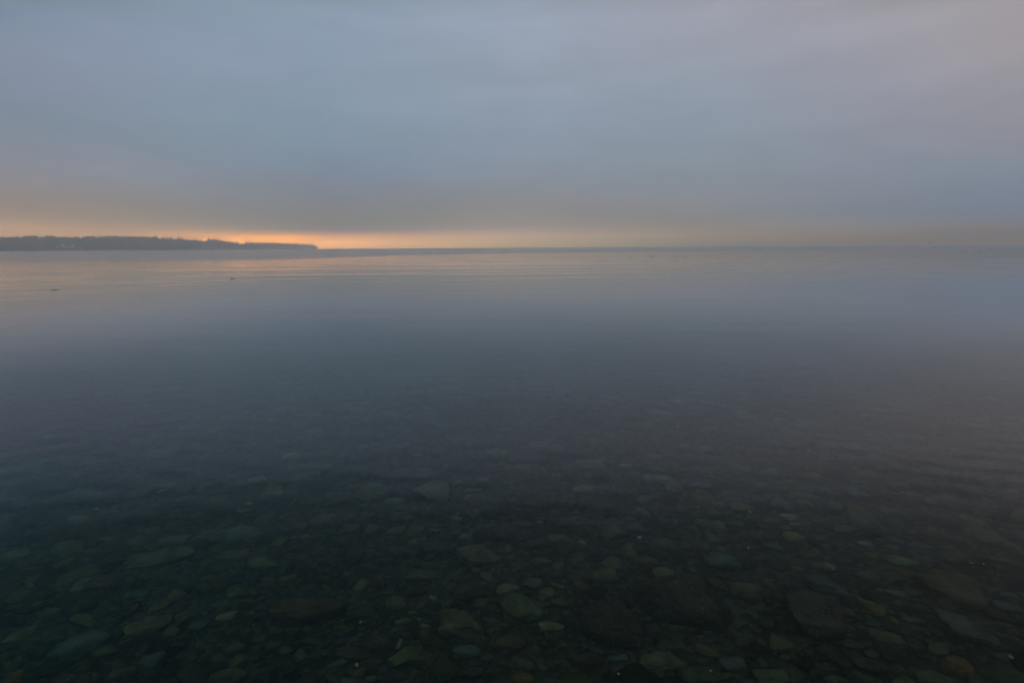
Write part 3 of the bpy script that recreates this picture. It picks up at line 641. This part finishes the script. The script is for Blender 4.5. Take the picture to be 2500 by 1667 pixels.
# (cx, cy, w, h, colour, kind, tilt_deg, label or None, landmark phrase or None)
ST = [
 (743, 1492, 190, 80, 'brown', 'round', -4, 'broad low brownish boulder, widest stone at the lower left', 'broad low boulder'),
 (996, 1600, 98, 52, 'green', 'wedge', 20, 'bright green wedge shaped stone near the bottom edge', 'green wedge stone'),
 (972, 1570, 30, 26, 'pale', 'round', 70, 'pale egg shaped stone standing just behind the green wedge', None),
 (984, 1514, 38, 15, 'pale green', 'slab', 10, 'small lens shaped yellow green stone beyond the green wedge', None),
 (551, 1505, 48, 19, 'pale green', 'slab', 5, 'almond shaped pale green stone left of the broad boulder', 'almond shaped stone'),
 (589, 1443, 78, 32, 'green', 'wedge', 0, 'green wedge topped stone above the almond shaped one', None),
 (256, 1589, 60, 28, 'olive', 'round', 0, 'olive stone with a pointed right end at lower left', 'pointed olive stone'),
 (369, 1621, 62, 85, 'bluish green', 'block', 0, 'upright bluish green block at the bottom left', 'upright bluish block'),
 (387, 1362, 150, 26, 'grey green', 'slab', 12, 'long pale slab slanting up to the right at left', 'long slanting slab'),
 (250, 1432, 85, 52, 'dark', 'block', 0, 'dim squarish boulder left of the long slanting slab', 'dim squarish boulder'),
 (432, 1450, 42, 48, 'olive', 'round', 50, None, None), (125, 1496, 42, 24, 'olive', 'round', 0, None, None), (229, 1343, 46, 14, 'green', 'slab', 0, None, None),
 (30, 1360, 74, 24, 'olive', 'slab', 8, None, None), (446, 1508, 32, 24, 'brown', 'round', 0, None, None), (304, 1639, 60, 30, 'olive', 'round', 15, None, None),
 (36, 1651, 34, 40, 'orange brown', 'round', 0, 'orange brown stone in the bottom left corner', 'orange corner stone'),
 (583, 1612, 46, 48, 'olive', 'block', 30, None, None), (634, 1558, 34, 28, 'brown', 'round', 0, None, None), (539, 1392, 32, 20, 'brown', 'round', 0, None, None),
 (480, 1525, 50, 24, 'bluish green', 'round', 0, None, None), (560, 1650, 90, 40, 'olive', 'slab', 0, None, None),
 (734, 1600, 40, 34, 'olive', 'wedge', 50, 'pale olive tooth shaped stone below the broad boulder', 'tooth shaped stone'),
 (927, 1412, 26, 14, 'orange brown', 'round', -10, 'small bright orange egg shaped pebble', 'bright orange pebble'),
 (1162, 1358, 105, 52, 'olive', 'block', 10, 'domed boulder crusted with pale specks, above centre', 'speckled domed boulder'),
 (1271, 1487, 116, 92, 'green', 'block', 0, 'big rounded green boulder left of the reddish stone', 'big green boulder'),
 (1130, 1522, 118, 74, 'olive', 'block', -8, 'olive boulder with a rusty right side, left of the big green one', 'rusty sided boulder'),
 (1058, 1458, 20, 10, 'pale', 'round', -25, None, None), (1183, 1471, 46, 28, 'olive', 'wedge', -20, None, None), (969, 1472, 56, 38, 'olive', 'round', 10, None, None),
 (1008, 1495, 26, 10, 'grey green', 'slab', 0, None, None), (1040, 1528, 32, 14, 'grey green', 'slab', -10, None, None),
 (1029, 1403, 74, 28, 'olive', 'slab', 0, 'flat yellowish stone with a ragged top left of centre', 'flat yellowish stone'),
 (657, 1419, 36, 24, 'brown', 'round', 0, None, None), (904, 1346, 34, 10, 'green', 'slab', 0, None, None), (936, 1368, 46, 18, 'brown', 'slab', -8, None, None),
 (1139, 1311, 36, 12, 'pale green', 'round', 0, None, None), (1064, 1377, 38, 12, 'brown', 'slab', 0, None, None), (1165, 1392, 26, 18, 'orange brown', 'round', 0, None, None), (1204, 1393, 20, 14, 'olive', 'round', 0, None, None),
 (880, 1430, 40, 36, 'olive', 'round', 60, None, None), (700, 1412, 50, 16, 'brown', 'slab', 8, None, None), (920, 1570, 110, 48, 'dark', 'round', 0, None, None), (860, 1600, 90, 34, 'dark', 'slab', -15, None, None),
 (820, 1622, 50, 14, 'bluish green', 'slab', 15, None, None), (1140, 1440, 90, 44, 'dark', 'block', 20, None, None),
 (1304, 1422, 54, 30, 'grey green', 'round', -8, 'smooth grey green stone beyond the big green boulder', None),
 (1420, 1324, 24, 16, 'pale', 'round', 0, 'small pale rounded pebble above the reddish stone', None),
 (1416, 1431, 42, 44, 'reddish brown', 'round', 40, 'reddish brown upright stone at the centre', 'reddish upright stone'),
 (1480, 1512, 195, 125, 'dark', 'block', -12, 'huge dark rough boulder crusted with algae, lower centre', 'huge dark boulder'),
 (1367, 1470, 40, 22, 'green', 'round', -10, None, None), (1346, 1529, 64, 17, 'pale green', 'slab', -3, 'thin pale green slab in front of the big green boulder', None),
 (1474, 1404, 62, 36, 'olive', 'round', 10, None, None), (1360, 1430, 34, 12, 'olive', 'slab', -25, None, None), (1237, 1437, 60, 12, 'pale green', 'slab', 4, 'thin pale slab resting against the back of the big green boulder', None),
 (1700, 1476, 275, 88, 'dark', 'wedge', -17, 'long ridged boulder with a speckled crest sloping down to the right', 'long ridged boulder'),
 (1757, 1427, 62, 34, 'green', 'round', -5, 'smooth green stone beyond the crest of the long ridged boulder', None),
 (1810, 1569, 38, 24, 'olive', 'round', 0, None, None), (1789, 1622, 62, 42, 'bluish green', 'round', 0, 'bluish green cobble at the bottom right of centre', 'bluish cobble'), (1727, 1592, 64, 20, 'brown', 'slab', -12, None, None),
 (1277, 1655, 54, 34, 'orange brown', 'round', 0, 'rusty brown stone on the bottom edge below the big green boulder', None), (1611, 1614, 110, 34, 'olive', 'slab', 12, 'dim mottled olive ledge near the bottom edge, right of centre', 'dim olive ledge'),
 (1625, 1398, 64, 30, 'olive', 'round', 0, None, None), (1245, 1568, 78, 46, 'brown', 'round', 0, 'dim brown boulder below the big green one', 'dim brown boulder'), (1300, 1585, 40, 18, 'bluish green', 'slab', 0, None, None), (1430, 1610, 90, 40, 'dark', 'slab', 0, None, None),
 (1140, 1590, 70, 30, 'bluish green', 'round', 0, None, None), (880, 1640, 34, 26, 'brown', 'round', 20, None, None), (905, 1655, 30, 20, 'grey green', 'round', 0, None, None), (960, 1650, 80, 28, 'dark', 'slab', 0, None, None), (1190, 1605, 30, 22, 'bluish green', 'round', 0, None, None),
 (2020, 1429, 106, 46, 'bluish green', 'wedge', -4, 'angular bluish green stone with a flat top, right of the long ridge', 'angular bluish stone'),
 (1990, 1510, 130, 112, 'dark', 'block', 0, 'big squarish boulder peppered with pale specks at lower right', 'big peppered boulder'),
 (2130, 1483, 68, 32, 'yellow brown', 'round', -12, 'rounded yellow stone with an orange stain at right', 'rounded yellow stone'),
 (2318, 1436, 135, 80, 'brown', 'round', -25, 'large domed reddish boulder towards the right edge', 'domed reddish boulder'),
 (2380, 1543, 165, 62, 'grey green', 'wedge', -10, 'pale angular slab with a beaked left end at lower right', 'beaked pale slab'),
 (2229, 1512, 58, 22, 'olive', 'slab', 0, None, None), (2336, 1622, 74, 62, 'orange brown', 'round', 0, 'orange brown boulder glowing dimly at the bottom right', 'dim orange boulder'),
 (1937, 1312, 48, 26, 'yellow brown', 'block', 0, 'yellowish blunt stone above the angular bluish one', 'blunt yellowish stone'), (2127, 1354, 34, 15, 'yellow brown', 'round', -12, 'small bright yellow stone at right', None), (2110, 1327, 34, 14, 'pale', 'round', 0, None, None),
 (2023, 1384, 26, 20, 'yellow brown', 'round', 0, None, None), (1993, 1381, 32, 20, 'olive', 'round', 0, None, None), (1943, 1387, 36, 12, 'olive', 'slab', -5, None, None), (2437, 1364, 48, 12, 'grey green', 'slab', -5, None, None),
 (2470, 1333, 52, 20, 'olive', 'wedge', -15, None, None), (2187, 1446, 52, 22, 'olive', 'slab', 15, None, None), (2170, 1560, 90, 28, 'olive', 'slab', -10, None, None), (2246, 1333, 64, 16, 'grey green', 'slab', 0, None, None), (2217, 1400, 42, 14, 'orange brown', 'slab', -8, None, None),
 (2120, 1620, 80, 40, 'dark', 'round', 0, None, None), (2200, 1370, 80, 20, 'olive', 'slab', -8, None, None), (2120, 1405, 60, 22, 'olive', 'slab', 0, None, None), (2460, 1600, 60, 24, 'brown', 'slab', 0, None, None),
 (1055, 1206, 84, 54, 'grey green', 'block', 4, 'big rounded pale block standing alone in the mid distance left of centre', 'lone pale block'),
 (990, 1157, 150, 24, 'grey green', 'slab', -4, 'long low slab beyond the lone pale block', 'long low slab'), (963, 1221, 50, 14, 'pale green', 'slab', 0, None, None),
 (1115, 1266, 30, 14, 'yellow brown', 'round', -15, 'small yellow green pebble in front of the lone pale block', None), (755, 1224, 74, 14, 'green', 'slab', 0, 'long green flat stone left of the lone pale block', 'long green flat stone'),
 (710, 1116, 46, 18, 'pale green', 'round', 12, None, None), (1022, 1110, 30, 7, 'pale', 'slab', 0, None, None), (1094, 1139, 32, 6, 'pale green', 'slab', 0, None, None), (1180, 1172, 30, 12, 'grey green', 'round', 0, None, None),
 (1061, 1293, 26, 8, 'pale green', 'slab', -8, None, None), (734, 1284, 30, 16, 'brown', 'round', 0, None, None), (808, 1296, 32, 16, 'green', 'round', 0, None, None), (746, 1162, 74, 18, 'olive', 'slab', 12, None, None),
 (665, 1202, 58, 38, 'olive', 'block', 0, 'dim olive boulder at the left of the mid distance', 'dim olive boulder'), (1154, 1196, 46, 10, 'grey green', 'slab', 0, None, None), (1148, 1214, 34, 12, 'grey green', 'round', 0, None, None),
 (745, 1308, 24, 6, 'pale', 'slab', 12, None, None), (1319, 1087, 62, 22, 'olive', 'round', 0, None, None), (1432, 1132, 88, 26, 'grey green', 'slab', -6, 'broad pale oval stone among the farthest visible ones', 'far pale oval stone'),
 (1426, 1194, 60, 22, 'pale green', 'round', -3, 'smooth pale loaf shaped stone right of the centre in the mid distance', 'pale loaf shaped stone'), (1295, 1141, 82, 26, 'green', 'slab', 0, 'wide green stone left of the far pale oval one', None),
 (1527, 1137, 36, 10, 'pale green', 'round', 0, None, None), (1542, 1159, 46, 22, 'brown', 'block', 15, None, None), (1605, 1145, 48, 16, 'pale green', 'round', -5, 'pale rounded stone right of the loaf shaped one, farther off', None), (1602, 1171, 88, 20, 'grey green', 'slab', -3, None, None),
 (1649, 1190, 50, 26, 'olive', 'wedge', 18, None, None), (1716, 1206, 62, 30, 'yellow brown', 'wedge', 0, 'yellow olive stone with a flat top right of the loaf shaped one', 'flat topped yellow stone'), (1780, 1200, 50, 18, 'olive', 'slab', 0, None, None),
 (1450, 1218, 68, 24, 'brown', 'slab', 10, None, None), (1596, 1115, 48, 12, 'olive', 'round', 0, None, None), (1742, 1254, 40, 18, 'grey green', 'round', 0, None, None), (1733, 1279, 78, 32, 'olive', 'block', -8, None, None), (1563, 1252, 46, 26, 'olive', 'round', 0, None, None),
 (1750, 1231, 46, 9, 'grey green', 'slab', -3, None, None), (1539, 1266, 32, 12, 'green', 'round', 0, None, None), (1271, 1278, 62, 22, 'brown', 'slab', -4, None, None), (1316, 1275, 24, 8, 'pale', 'round', 0, None, None), (1254, 1221, 22, 16, 'olive', 'round', 0, None, None),
 (1337, 1190, 52, 16, 'brown', 'slab', -5, None, None), (1810, 1240, 60, 24, 'olive', 'block', 0, None, None), (1500, 1300, 60, 34, 'olive', 'block', 40, None, None), (1368, 1315, 60, 16, 'green', 'round', 0, None, None),
 (2172, 1138, 78, 28, 'brown', 'round', -4, 'brownish stone farthest off on the right side', 'far brownish stone'), (2017, 1193, 26, 8, 'pale grey', 'slab', -8, None, None), (2225, 1205, 50, 11, 'pale grey', 'slab', -18, 'slim pale stone slanting down at right', 'slim pale stone'),
 (1970, 1229, 44, 14, 'grey green', 'wedge', -5, None, None), (1931, 1175, 42, 12, 'olive', 'round', 0, None, None), (2181, 1271, 48, 16, 'olive', 'round', 0, None, None), (2380, 1272, 64, 22, 'yellow brown', 'slab', -12, 'yellow brown flat stone near the right edge', 'yellow brown flat stone'),
 (2282, 1302, 74, 30, 'brown', 'round', -12, None, None), (1928, 1263, 40, 16, 'pale green', 'round', 0, None, None), (1940, 1278, 24, 8, 'pale', 'slab', 0, None, None), (2060, 1290, 60, 22, 'olive', 'slab', 0, None, None),
 (402, 1109, 72, 24, 'grey green', 'round', 5, 'pale grey green stone farthest off on the left', 'far left pale stone'), (178, 1215, 135, 20, 'green', 'slab', 6, 'long green slab slanting up at far left', 'long green slab'), (393, 1198, 26, 6, 'pale', 'slab', 12, None, None),
 (278, 1251, 22, 9, 'brown', 'round', 10, None, None), (610, 1230, 26, 10, 'pale green', 'round', 0, None, None), (512, 1223, 78, 14, 'green', 'slab', 4, None, None), (595, 1305, 84, 38, 'bluish green', 'round', 0, 'dull bluish green boulder left of centre in the mid distance', 'dull bluish boulder'),
 (335, 1320, 50, 26, 'green', 'slab', -30, None, None), (330, 1128, 70, 14, 'green', 'slab', 5, None, None), (90, 1128, 60, 14, 'green', 'slab', 8, None, None), (480, 1160, 60, 12, 'green', 'slab', 6, None, None),
 (860, 1190, 34, 14, 'olive', 'round', 0, None, None), (885, 1090, 40, 12, 'olive', 'round', 0, None, None), (760, 1055, 60, 10, 'grey green', 'slab', 6, None, None), (1140, 1075, 90, 16, 'green', 'slab', -4, None, None),
 (1900, 1025, 26, 9, 'pale green', 'slab', 0, None, None), (2120, 1060, 24, 7, 'pale grey', 'slab', -12, None, None), (2400, 1130, 60, 14, 'brown', 'round', 0, None, None), (1960, 1210, 70, 16, 'olive', 'slab', 0, None, None),
]
LM = [(s[0], s[1], s[8]) for s in ST if s[8]]
def relation(px, py, n=0, skip=None):
    o_ = sorted([l for l in LM if l[2] != skip], key=lambda l: math.hypot(l[0]-px, 1.8*(l[1]-py)))[n]; dx, dy = px-o_[0], (py-o_[1])*1.8
    far = 'just ' if math.hypot(dx, dy) < 90 else ''
    return far + (('right of' if dx > 0 else 'left of') if abs(dx) > abs(dy) else ('in front of' if dy > 0 else 'beyond')) + ' the ' + o_[2]
SHW = {'round': 'rounded', 'block': 'blocky', 'slab': 'flat', 'wedge': 'angular'}
used = {s[7] for s in ST if s[7]}
occupied = []
def drop_stone(k, px, py, wpx, hpx, colr, kind, tilt, label, group, sub=None, rough_skin=False):
    c0 = under(px, py + hpx * .15); a_, b_ = under(px - wpx/2, py), under(px + wpx/2, py); Wd = float(np.linalg.norm(b_ - a_)) * 1.06
    up, dn = under(px, py - hpx/2), under(px, py + hpx/2); Ld = float(np.linalg.norm(up - dn))
    dep = min(max(Ld * .75, .45*Wd), 1.05*Wd); hz = min(max(Ld * .34, .24*Wd), .55*Wd)
    if kind == 'slab': hz *= .75
    if sub is None: sub = 5 if wpx > 70 else 4 if wpx > 30 else 3
    P, fc = stone_shape(1000 + k*3, sub, kind, 1.3 if wpx > 90 else 1.0)
    P = P * [Wd/2, dep/2, hz]
    me = mesh_np('stone', P, fc)
    gx, gy = c0[0], c0[1]
    o = obj('stone', me, (SM_rough if rough_skin else SM)[colr], loc=(gx, gy, float(bed_z(gx, gy)) + hz*.42), rot=(random.uniform(-.1, .1), math.radians(-tilt)*.7, math.radians(tilt)*.6 - math.atan2(gx, gy)*.35))
    tag(o, label, 'stone', group); occupied.append((gx, gy, Wd*.5)); return o
for k, (px, py, wpx, hpx, colr, kind, tilt, lab, lm) in enumerate(ST):
    if lab is None:
        sz = 'tiny' if wpx < 27 else 'small' if wpx < 45 else 'middling' if wpx < 75 else 'large'
        base = f'{sz} {colr} {SHW[kind]} stone '
        for cand in (base + relation(px, py), base + relation(px, py) + ', towards' + relation(px, py, 1).split(' the', 1)[1].join([' the', '']), base + relation(px, py) + ' and ' + relation(px, py, 1), base + relation(px, py) + ' and ' + relation(px, py, 2)):
            if cand not in used and len(cand.split()) <= 16: lab = cand; break
        if lab is None: lab = base + relation(px, py, 1)
        used.add(lab)
    drop_stone(k, px, py, wpx, hpx, colr, kind, tilt, lab, 'stones lying under the shallow water', rough_skin=('speck' in lab or 'crust' in lab or 'pepper' in lab or 'ridged' in lab))
print('named stones', len(ST))

# drab stones that nothing tells apart fill the bed between them
pr = np.random.default_rng(99)
rest = 296 - len(ST); k = 0; tries = 0
DULL = ['olive', 'green', 'brown', 'dark', 'bluish green', 'olive', 'dark']
while k < rest and tries < 20000:
    tries += 1
    py = 1060 + 600 * pr.random() ** .8; px = pr.uniform(-60, 2560); wpx = pr.uniform(38, 88) * (.6 + .8*(py-1060)/600)
    c0 = under(px, py); rr = wpx / F_PX * np.linalg.norm(c0 - [0, 0, CAM_H]) * .5
    if any(math.hypot(c0[0]-q[0], c0[1]-q[1]) < (rr + q[2]) * .72 for q in occupied): continue
    drop_stone(500 + k, px, py, wpx, wpx * pr.uniform(.3, .55), DULL[int(pr.integers(0, 7))], ['wedge', 'block', 'slab', 'round', 'block'][int(pr.integers(0, 5))], pr.uniform(-30, 30),
               'drab dark stone, one of the many dull ones between the clearer stones', 'drab dark stones covering the bed', sub=4)
    k += 1

# pale shell fragments
shell_m = simple('shell', (.36, .35, .30), .6)
SH = [(236, 1240, 11, 'left'), (881, 1514, 9, ''), (871, 1620, 13, ''), (1976, 1100, 14, ''), (1012, 989, 10, ''), (1510, 1643, 8, ''), (1735, 1635, 9, ''), (1827, 1336, 9, ''), (2370, 1372, 9, ''), (2400, 1374, 7, ''), (2467, 1599, 14, ''),
      (611, 1228, 10, ''), (1562, 1310, 14, ''), (1830, 1247, 12, ''), (1023, 1508, 5, ''), (1164, 1140, 8, ''), (1654, 1040, 7, '')]
for k, (px, py, wpx, _s) in enumerate(SH):
    D, fc = ico(3); a_ = under(px - wpx/2, py); b_ = under(px + wpx/2, py); Wd = float(np.linalg.norm(b_ - a_))
    P = D.copy(); P[:, 2] = np.maximum(P[:, 2], -.15) * .45; fan = np.arctan2(P[:, 0], P[:, 1] + .9); P *= (1 + .06 * np.cos(fan * 18))[:, None]; P[:, 1] *= .75
    c0 = under(px, py, .05)
    lab = 'tiny white shell ' + relation(px, py)
    if lab in used: lab = 'tiny white shell fragment ' + relation(px, py, 1)
    used.add(lab)
    o = obj('shell', mesh_np('shell', P * Wd / 2, fc), shell_m, loc=(c0[0], c0[1], float(bed_z(c0[0], c0[1])) + .045), rot=(.4, 0, k * 1.1)); tag(o, lab, 'shell', 'pale shell fragments on the bed')

# pebbles: uncountable, one object
tmpl = [stone_shape(3000 + k, 2, ['round', 'block', 'slab', 'round'][k % 4], 1.2) for k in range(10)]
tm3 = [stone_shape(3100 + k, 3, ['round', 'block', 'slab', 'wedge'][k % 4], 1.2) for k in range(8)]
tm4 = [stone_shape(3200 + k, 4, ['round', 'block', 'slab', 'wedge', 'block'][k % 5], 1.4) for k in range(14)]
vs, fs, cs, off = [], [], [], 0
OC = np.array(occupied)
def scatter(n_, s0, s1, T, y0, y1):
    global off
    for _ in range(n_):
        yy = pr.uniform(y0, y1); xx = pr.uniform(-1, 1) * (1.05 * yy + .7); s = s0 * (s1/s0) ** (pr.random() ** 1.6) / 2
        if ((OC[:, 0]-xx)**2 + (OC[:, 1]-yy)**2 < (OC[:, 2]*.92 + s*.55)**2).any(): continue
        P, fc = T[int(pr.integers(0, len(T)))]; a_ = pr.uniform(0, 6.28); c_, s_ = math.cos(a_), math.sin(a_)
        Q = P * [s, s * pr.uniform(.6, 1), s * pr.uniform(.35, .65)]
        Q = np.stack([Q[:, 0]*c_ - Q[:, 1]*s_, Q[:, 0]*s_ + Q[:, 1]*c_, Q[:, 2] + pr.uniform(-.3, .3)*Q[:, 0]], -1)
        zz = float(bed_z(xx, yy)); vs.append(Q + [xx, yy, zz + s*.25]); fs.append(fc + off); cs.append(np.full(len(P), pr.random())); off += len(P)
scatter(900, .12, .34, tm4, .9, 6.0)
scatter(1400, .07, .16, tm3, .9, 5.2)
scatter(2400, .028, .08, tmpl, .8, 3.6)
scatter(900, .12, .40, tmpl, 5.2, 9)
me = mesh_np('pebbles', np.concatenate(vs), np.concatenate(fs)); at = me.attributes.new('tint', 'FLOAT', 'POINT'); at.data.foreach_set('value', np.concatenate(cs).astype(np.float32))
m = stone_mat('pebble_mix', (.115, .118, .068)); g = N(m.node_tree)
a = g.new('ShaderNodeAttribute'); a.attribute_name = 'tint'
r = g.new('ShaderNodeValToRGB'); r.color_ramp.interpolation = 'CONSTANT'; e = r.color_ramp.elements
e[0].position = 0; e[0].color = (.30, .33, .22, 1); e[1].position = .9; e[1].color = (1.35, 1.35, 1.1, 1)
for p_, c_ in ((.2, (.75, .8, .6)), (.38, (.62, .75, .62)), (.52, (.9, .75, .6)), (.63, (.5, .5, .45)), (.75, (1.15, 1.15, .85)), (.83, (.9, .7, .5)), (.86, (.7, .8, .75))): k_ = e.new(p_); k_.color = (*c_, 1)
g.link(a.outputs['Fac'], r.inputs[0])
bs = [n_ for n_ in m.node_tree.nodes if n_.type == 'BSDF_PRINCIPLED'][0]; src = bs.inputs['Base Color'].links[0].from_socket
mu = g.new('ShaderNodeVectorMath', operation='MULTIPLY'); g.link(src, mu.inputs[0]); g.link(r.outputs[0], mu.inputs[1]); g.link(mu.outputs[0], bs.inputs['Base Color'])
tag(obj('pebbles', me, m), kind='stuff')

# ------------------------------------------------------------------ haze
me = box_me('haze', HAZE_R*2, HAZE_R*2, HAZE_TOP + 17, (0, 0, (HAZE_TOP - 17)/2))
m, g = mat_new('haze_air'); pv = g.new('ShaderNodeVolumePrincipled'); pv.inputs['Density'].default_value = HAZE_D; pv.inputs['Color'].default_value = (.985, .955, .925, 1); pv.inputs['Anisotropy'].default_value = .80
o_ = g.new('ShaderNodeOutputMaterial'); g.link(pv.outputs[0], o_.inputs['Volume'])
tag(obj('haze', me, m), kind='stuff')
